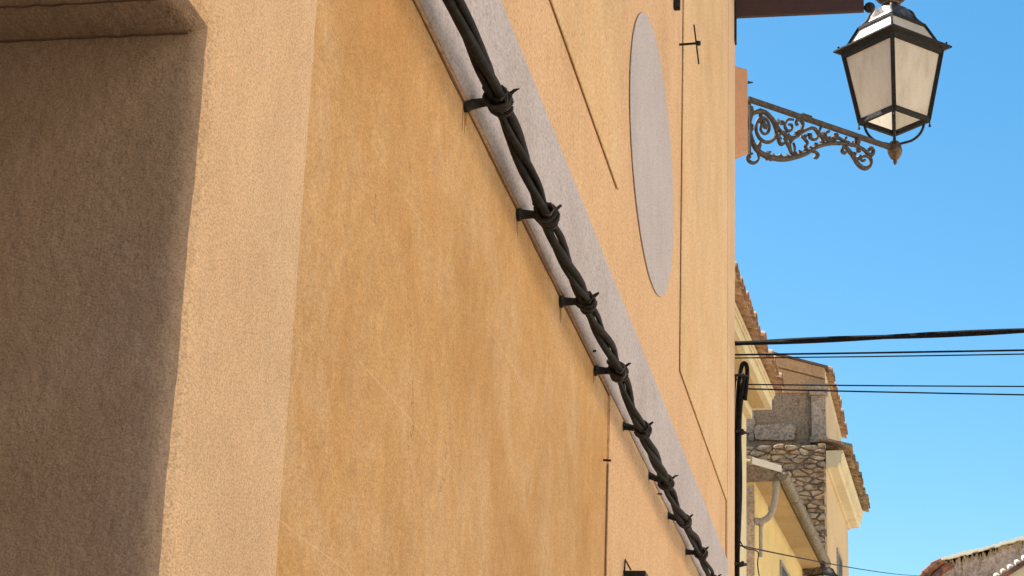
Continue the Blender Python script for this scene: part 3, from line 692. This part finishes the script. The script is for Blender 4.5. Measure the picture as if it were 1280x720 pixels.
# hopper + downpipe
pv = lambda u, v: ony(u, v, YE + .02)
b = MB(); b.tube(smooth_path([pv(971, 592), pv(970, 610), pv(967, 632), pv(962, 645), pv(953, 651), pv(945, 652)], 5), .035, 12)
b.tube([pv(970, 604), pv(970, 608)], .042, 12); b.tube([pv(965.5, 634), pv(964.5, 638)], .042, 12); b.tube([pv(948, 651.5), pv(944, 652)], .042, 12)
b.build('downpipe', M['pipe'], HE, smooth=True)
b = MB(); b.tube([pv(951, 655), pv(951, 696)], .020, 10); b.tube([pv(951, 648), pv(951, 657)], .03, 10); b.build('conduit', M['pipe'], HE, smooth=True)
b = MB(); b.lathe(pv(970, 602), [(.04, 0), (.055, .05), (.075, .09), (.075, .12)], 10); b.build('hopper', M['zinc'], HE)
window(fe, fe.s_at(975, 0, 700)[0], fe.s_at(990, 0, 716)[0], onplane(975, 708, fe.O, fe.n).z - 1.5, onplane(975, 706, fe.O, fe.n).z, HE)

# D: rubble-gabled house
YD = 26.4
OD = ony(1033, 600, YD); fd = Frame(OD, 1263); sd_, _ = fd.s_at(1060, 0, 665)
zsD = ony(1034, 584, YD).z
oD = ony(1052, 582, YD).x - OD.x; oDt = ony(1064, 575, YD).x - OD.x
print('D len', sd_, oD, oDt)
HD = thing('rubble_house', fd.P(1.5, -3, 0), 'narrow house with a rubble stone gable and a cream cornice under weathered tiles', 'house')
b = MB(); fd.box(b, .25, sd_, -6, 0, 0, zsD + .02); fd.box(b, .0, .25, -.03, 0, 0, zsD + .02); b.build('wall', M['sand'], HD)
b = MB(); fd.box(b, .012, .25, -6, -.0305, 0, zsD + .0); fd.box(b, .012, .25, -6, -.0305, zsD, ony(1000, 556, YD).z); b.build('gable_mortar', M['mortar'], HD)
# stones
def stones(fr, a, o0, o1, zf, z0, z1, parent, seed=2):
    """irregular rubble: every stone is one cell of a jittered lattice, shrunk to leave a joint"""
    rnd = random.Random(seed); b = MB(); gx, gz = .17, .062; pts = {}
    nx, nzn = int((o1 - o0) / gx) + 3, int((z1 - z0) / gz) + 3
    for i in range(-1, nx):
        for j in range(-1, nzn): pts[i, j] = (o0 + (i + .5 * (j % 2) + rnd.uniform(-.42, .42)) * gx, z0 + (j + rnd.uniform(-.36, .36)) * gz)
    for k in list(pts):
        if rnd.random() < .16: pts.pop(k)
    AS = .42                                    # stones are wider than high
    for (i, j), c in pts.items():
        if not (o0 < c[0] < o1 + .02) or c[1] > zf(0) - .02: continue
        poly = [(c[0] - .3, c[1] - .2), (c[0] + .3, c[1] - .2), (c[0] + .3, c[1] + .2), (c[0] - .3, c[1] + .2)]
        cuts = [((q[0] + c[0]) / 2, (q[1] + c[1]) / 2, (q[0] - c[0]) * AS * AS, q[1] - c[1]) for (a_, b_), q in pts.items() if (a_, b_) != (i, j) and abs(a_ - i) < 4 and abs(b_ - j) < 4]
        cuts += [(o1 + .012, 0, 1, 0), (0, zf(0) + .01, 0, 1)]
        for mx, mz, nx_, nz_ in cuts:
            L_ = math.hypot(nx_, nz_); nx_ /= L_; nz_ /= L_; out = []
            dd = [(p[0] - mx) * nx_ + (p[1] - mz) * nz_ + .0035 for p in poly]
            for k in range(len(poly)):
                p, q, d0, d1 = poly[k], poly[(k + 1) % len(poly)], dd[k], dd[(k + 1) % len(poly)]
                if d0 <= 0: out.append(p)
                if (d0 < 0) != (d1 < 0) and abs(d0 - d1) > 1e-9: t = d0 / (d0 - d1); out.append((p[0] + (q[0] - p[0]) * t, p[1] + (q[1] - p[1]) * t))
            poly = out
            if len(poly) < 3: break
        if len(poly) < 3: continue
        fine = []                               # chip the outline
        for k in range(len(poly)):
            p, q = poly[k], poly[(k + 1) % len(poly)]
            fine.append((p[0] + (c[0] - p[0]) * .12, p[1] + (c[1] - p[1]) * .12))
            fine.append(((p[0] + q[0]) / 2 + rnd.uniform(-.006, .006), (p[1] + q[1]) / 2 + rnd.uniform(-.006, .006)))
        K = len(fine); dep = rnd.uniform(.012, .07); vs = []
        tx, tz = rnd.uniform(-.25, .25), rnd.uniform(-.2, .2)
        for sc, dp in ((1, -.02), (.95, dep * .7), (.72, dep)):
            vs += [fr.P(a - dp - (0 if dp < 0 else (p[0] - c[0]) * tx + (p[1] - c[1]) * tz), c[0] + (p[0] - c[0]) * sc, c[1] + (p[1] - c[1]) * sc) for p in fine]
        b.add(vs, [(k, (k + 1) % K, K + (k + 1) % K, K + k) for k in range(K)] + [(K + k, K + (k + 1) % K, 2 * K + (k + 1) % K, 2 * K + k) for k in range(K)] + [tuple(2 * K + k for k in range(K))])
    return b.build('gable_stones', M['stones'], parent)
ztop = ony(1000, 554, YD).z
stones(fd, .012, -1.35, -.012, lambda o: ztop, 4.6, ztop + .2, HD)
# cornice: cream coved eave
b = MB()
prof = [(0.001, -.03), (.03, -.03), (.035, -.005), (oD - .05, .0), (oD - .03, .05), (oD, .06), (oD, .16), (oD + .025, .18), (oD + .025, .22), (0.001, .22)]
m = len(prof); vs = [fd.P(-.02, o, zsD + z) for o, z in prof] + [fd.P(sd_ + .08, o, zsD + z) for o, z in prof]
b.add(vs, [tuple(range(m)), tuple(range(m, 2 * m))] + [(i, (i + 1) % m, m + (i + 1) % m, m + i) for i in range(m)]); b.build('cornice', M['cream'], HD)
tiles(fd, .24, sd_ + .1, oDt, zsD + .24, R(16), oDt + .1, M['oldtile'], HD, rows=1, seed=9)
slab(fd, 0, sd_, oDt - .06, zsD + .29, R(16), oDt + .05, M['brownrender'], HD, 'roof_deck')
sa, za = fd.s_at(1046, 0, 690); sb, _ = fd.s_at(1051, 0, 700); window(fd, sa, sb, za - 1.4, za, HD)

# C: taller rendered house above and behind
YCc = 27.0
OC = ony(1031, 520, YCc); fc = Frame(OC, 1222); sc_, _ = fc.s_at(1051, 0, 560)
r1 = ony(1040, 459, YCc); r0 = ony(955, 436.5, YCc); slC = (r0.z - r1.z) / (r1.x - r0.x); oC = r1.x - OC.x; print('C', sc_, slC, oC)
HC = thing('rendered_house', fc.P(1.5, -3, 0), 'taller brown rendered house with sloping tiled verge and stone pilaster above the rubble gable', 'house')
def zroof(o): return r1.z + slC * (oC - o)
b = MB(); b.prism([fc.P(0, -5, 0), fc.P(0, 0, 0), fc.P(0, 0, zroof(0) - .06), fc.P(0, -5, zroof(-5) - .06)], fc.d * sc_); b.build('wall', M['brownrender'], HC)
zb = ony(1000, 489, YCc).z
b = MB(); b.prism([fc.P(-.02, -2.6, zb + .02), fc.P(-.02, -.02, zb - .03), fc.P(-.02, 0.0, zroof(0) - .22), fc.P(-.02, -2.6, zroof(-2.6) - .22)], fc.d * .019); b.build('upper_render', M['peachrender'], HC)
b = MB(); b.prism([fc.P(-.05, -2.6, zroof(-2.6) - .2), fc.P(-.05, .01, zroof(.01) - .2), fc.P(-.05, .01, zroof(.01) - .05), fc.P(-.05, -2.6, zroof(-2.6) - .05)], fc.d * .049); b.build('verge', M['peachrender'], HC)
b = MB(); fc.box(b, .012, sc_ - .002, -.002, .012, 0, zroof(0) - .1); b.build('street_wall', M['sand'], HC)
b = MB()                                        # receding cream cornice
b.hexa([fc.P(-.03, .013, zroof(0) - .22), fc.P(-.03, oC - .10, zroof(0) - .18), fc.P(sc_, oC - .10, zroof(0) - .18), fc.P(sc_, .013, zroof(0) - .22), fc.P(-.03, .013, zroof(0) - .07), fc.P(-.03, oC - .10, zroof(oC) - .04), fc.P(sc_, oC - .10, zroof(oC) - .04), fc.P(sc_, .013, zroof(0) - .07)])
b.build('cornice', M['cream'], HC)
tiles(fc, .12, sc_ + .1, oC, r1.z - .09, math.atan(slC), 4.0, M['tile'], HC, seed=12)
slab(fc, -.08, sc_, oC - .05, r1.z - .03, math.atan(slC), 4.6, M['shutter'], HC, 'roof_deck')
# pilaster with cap
def ox(u, v=520): return (ony(u, v, YCc) - OC).x
def oz(v, u=1000): return ony(u, v, YCc).z
b = MB(); fc.box(b, -.12, .0, ox(1015), ox(1033), oz(552), oz(497)); fc.box(b, -.15, .0, ox(1013), ox(1035.5), oz(497), oz(491)); fc.box(b, -.18, .0, ox(1011.5), ox(1037), oz(491), oz(484)); fc.box(b, -.14, 0, ox(1012.5), ox(1035), oz(556), oz(549)); b.build('pilaster', M['greystone'], HC, bevel=.01)
b = MB(); fc.box(b, -.022, -.0195, ox(1010.5), ox(1015), oz(552), oz(486)); b.build('pilaster_shade', M['mortar'], HC)  # thin dark strip standing in for the shadow left of the pilaster
def patch(u0, v0, u1, v1, d, m, name, seed):
    rnd = random.Random(seed); pts = []
    K = 26
    for k in range(K):
        t = 2 * math.pi * k / K; c, s_ = math.cos(t), math.sin(t); e = .35
        uu = (u0 + u1) / 2 + math.copysign(abs(c) ** e, c) * (u1 - u0) / 2 + rnd.uniform(-1.3, 1.3); vv = (v0 + v1) / 2 - math.copysign(abs(s_) ** e, s_) * (v1 - v0) / 2 + rnd.uniform(-1.2, 1.2)
        pts.append(fc.P(-d, ox(uu, vv), oz(vv, uu)))
    b = MB(); b.prism(pts, fc.d * d); b.build(name, m, HC, bevel=.012)
patch(944, 531, 995, 551, .07, M['pale_patch'], 'mortar_patch', 1)
patch(930, 516, 943, 540, .05, M['greystone'], 'stone_block', 2)
patch(936, 541, 943, 551, .04, M['greystone'], 'stone_block', 4)

# F: house on the right far end
YF = 47
def of(u, v, y=YF): return ony(u, v, y)
HF = thing('far_house', of(1230, 900), 'greyish pink gabled house wall with sunlit roof edge in the bottom right corner', 'house')
ff = Frame(of(1178, 720), 1118)
rim = [(1177, 700), (1215, 690.5), (1250, 681), (1282, 673), (1340, 657)]
top = [of(u, v + 2.5) for u, v in rim]
b = MB(); b.prism([Vector((top[0].x, YF, 0))] + top + [Vector((top[-1].x + 3, YF, top[-1].z + .6)), Vector((top[-1].x + 3, YF, 0))], (0, 6, 0)); b.build('wall', M['far_render'], HF)
b = MB()
for i in range(len(rim) - 1):
    p, q = of(*rim[i]), of(*rim[i + 1]); p.y -= .15; q.y -= .15
    kk = 5
    for j in range(kk):
        p_, q_ = p + (q - p) * (j / kk), p + (q - p) * ((j + 1) / kk); e1 = .02 * nz(i + j * .3, 2) ; e2 = .025 * nz(i * .7 + j, 5)
        b.hexa([p_ + Vector((0, 0, -.03 + e1)), q_ + Vector((0, 0, -.03 + e1)), q_ + Vector((0, 6, -.03)), p_ + Vector((0, 6, -.03)), p_ + Vector((0, 0, .03 + e2)), q_ + Vector((0, 0, .03 + e2)), q_ + Vector((0, 6, .4)), p_ + Vector((0, 6, .4))])
b.build('roof_edge', M['whiteboard'], HF)
b = MB()
for j in range(34):
    t_ = j / 33 + random.uniform(-.01, .01); u_ = 1178 + t_ * 104; v_ = 700 - t_ * 26.5 + 3; wd_ = random.uniform(.02, .07); ln = random.uniform(.03, .22) * (1 if random.random() < .8 else 2)
    c_ = of(u_, v_); b.prism([c_ + Vector((-wd_, -.012, .02)), c_ + Vector((wd_, -.012, .03)), c_ + Vector((wd_ * .5, -.012, -ln * .7)), c_ + Vector((0, -.012, -ln)), c_ + Vector((-wd_ * .5, -.012, -ln * .5))], (0, .01, 0))
tag(b.build('dark_streaks', M['mortar'], HF), kind='stuff')  # dark tapering streaks just below the roof edge
hip = [(1148, 724), (1156, 714), (1166, 704), (1178, 697)]
b = MB()
for i in range(3):
    p, q = of(*hip[i]), of(*hip[i + 1]); b.tube([p + Vector((0, 0, -.08)), q + Vector((0, 0, -.08))], [.11, .085], 8); b.tube([p + Vector((.2, 0, -.16)), q + Vector((.2, 0, -.16))], [.10, .08], 8)
b.build('hip_tiles', M['darktile'], HF, smooth=True)
b = MB(); b.prism([Vector((of(1150, 724).x, YF + .1, 0)), of(1150, 724, YF + .1), of(1178, 700, YF + .1), Vector((of(1178, 700).x + .001, YF + .1, 0))], (0, 4, 0)); b.build('side_wall', M['cream'], HF)
# nearer low roof in front of it
YG = 43
HG = thing('low_house', ony(1290, 900, YG), 'low house with sunlit row of verge tiles cut by the bottom right corner', 'house')
b = MB(); vt = [(1230, 731), (1247, 720), (1264, 709), (1282, 697.5), (1330, 667)]
for i in range(len(vt) - 1):
    p, q = ony(*vt[i], YG), ony(*vt[i + 1], YG); k = max(1, int((q - p).length / .16))
    for j in range(k):
        c = p + (q - p) * (j / k); d = p + (q - p) * ((j + .75) / k); b.tube([c + Vector((0, 0, -.02)), c + Vector((0, .5, .1))], .062, 8)
b.build('verge_tiles', M['paletile'], HG, smooth=True)
b = MB()
for i in range(len(vt) - 1): b.beam(ony(vt[i][0], vt[i][1] + 5, YG + .02), ony(vt[i + 1][0], vt[i + 1][1] + 5, YG + .02), .1, .09)
b.build('verge_band', M['darktile'], HG)
b = MB(); tp = [ony(u, v + 7, YG + .08) for u, v in vt]; b.prism([Vector((tp[0].x, YG + .05, 0))] + tp + [Vector((tp[-1].x, YG + .05, 0))], (0, 3, 0)); b.build('wall', M['cream'], HG)

# ------------------------------------------------------------------ small far lantern
LB = ony(1030, 790, 24.0); LB.z = ony(1030, 714, 24).z - .62 * (ony(1118, 60, LA.y).z - LA.z)
sm = lantern('wall_lantern', ony(1030, 785, 24.0), 'top of a small distant lantern peeping in at the bottom edge below the gutter', 'street lanterns', s=.78, crown=False)
shift = ony(1030, 702, 24.0).z - (sm.location.z + .78 * (ony(1118, -3, LA.y).z - LA.z)); sm.location.z += shift
fz = sm.location
b = MB(); b.tube([Vector((fz.x - 1.0, fz.y, fz.z)), fz], .02, 8); b.tube(smooth_path([Vector((fz.x - .95, fz.y, fz.z - .4)), Vector((fz.x - .5, fz.y, fz.z - .25)), Vector((fz.x - .2, fz.y, fz.z - .02))], 5), .014, 8)
tag(b.build('lantern_arm', M['iron']), 'plain iron arm under the small distant lantern on the yellow house', 'bracket')

# ------------------------------------------------------------------ opposite row, across the street (outside the frame; it is what lights the wall)
def opp(y0, y1, h, m, lab):
    H = thing('opposite_house', (8, (y0 + y1) / 2, 0), lab, 'house', 'houses across the street')
    b = MB(); b.box((5.6, y0, 0), (12, y1, h)); b.build('wall', m, H)
    b = MB(); b.prism([(5.3, y0, h), (12.2, y0, h + 1.6), (12.2, y0, h + 1.75), (5.3, y0, h + .12)], (0, y1 - y0, 0)); b.build('roof', M['tile'], H)
    y = y0 + 1
    while y + 1 < y1:
        for z in (1.2, 4.3):
            b = MB(); b.box((5.585, y, z), (5.61, y + .9, z + 1.5)); wd = b.build('window', M['dark'], H)
            b = MB(); b.box((5.55, y - .45, z), (5.584, y - .01, z + 1.5)); b.build('shutter', M['pipe'], wd)
            b = MB(); b.box((5.55, y + .91, z), (5.584, y + 1.35, z + 1.5)); b.build('shutter', M['pipe'], wd)
        y += 4.2
opp(-14, 4, 10.5, M['opposite'], 'cream house across the street behind the photographer')
opp(4.001, 16, 10, M['opposite'], 'pale cream house facing the orange wall across the street')
opp(16.002, 34, 9.5, M['opposite'], 'cream house across the street facing the far houses')

# ------------------------------------------------------------------ overhead wires
def wire(name, pts, r, label, sag=.0, ext=5.6, n=24, group=None):
    a, c = pts[0], pts[-1]; d = c - a; L = (ext - a.x) / d.x if ext is not None else 1
    P = []
    for i in range(n + 1):
        t = i / n * L; p = a + d * t; p.z -= sag * 4 * (t / L) * (1 - t / L); P.append(p)
    b = MB()
    if name == 'overhead_cable':
        for k in range(2):
            Q = [p + Vector((0, math.cos(i * .4 + k * math.pi) * r * .3, math.sin(i * .4 + k * math.pi) * r * .3)) for i, p in enumerate(P)]
            b.tube(Q, r * .72, 8)
    else: b.tube(P, r, 6)
    return tag(b.build(name, M['darkwire'], smooth=True), label, 'cable' if name == 'overhead_cable' else 'wire', group)
wire('overhead_cable', [ony(914, 429.5, YC + .03), ony(1280, 410, YC - .3)], .0195, 'thickest and highest black cable crossing the sky below the lantern', .02, n=60)
wire('overhead_wire', [ony(914, 443.5, YC + .04), ony(1280, 434.5, YC - .2)], .0062, 'thin black wire just under the thick cable, second from top', .02, group='wires across the street')
wire('overhead_wire', [ony(914, 447.5, YC + .05), ony(1280, 437, YC - .2)], .0042, 'faint thin wire touching the second wire on the right, third from top', .035, group='wires across the street')
wire('overhead_wire', [ony(933, 480.5, YC + .05), ony(1280, 478.5, YC + .5)], .0045, 'thin wire passing over the brown gable, upper of the lower pair', .03, group='wires across the street')
wire('overhead_wire', [ony(931, 486, YC + .05), ony(1280, 490.5, YC + .5)], .0050, 'thin wire passing over the stone pilaster, lower of the lower pair', .02, group='wires across the street')
wire('overhead_wire', [ony(925, 682, YC + .06), ony(1155, 719.5, YF - 2)], .0050, 'long thin wire sagging from the upright cables past the yellow house to the far roof', .05, ext=None, n=30, group='wires across the street')
b = MB(); b.tube(smooth_path([ony(925, 676, YC + .04), ony(931, 685, YC + .1), ony(944, 688, YC + .2), ony(948, 692, YC + .2), ony(947, 705, YC + .2), ony(949, 720, YC + .2)], 5), .0035, 6)
tag(b.build('loose_wire', M['darkwire']), 'loose thin wire dangling in a curl right of the upright cables', 'wire')
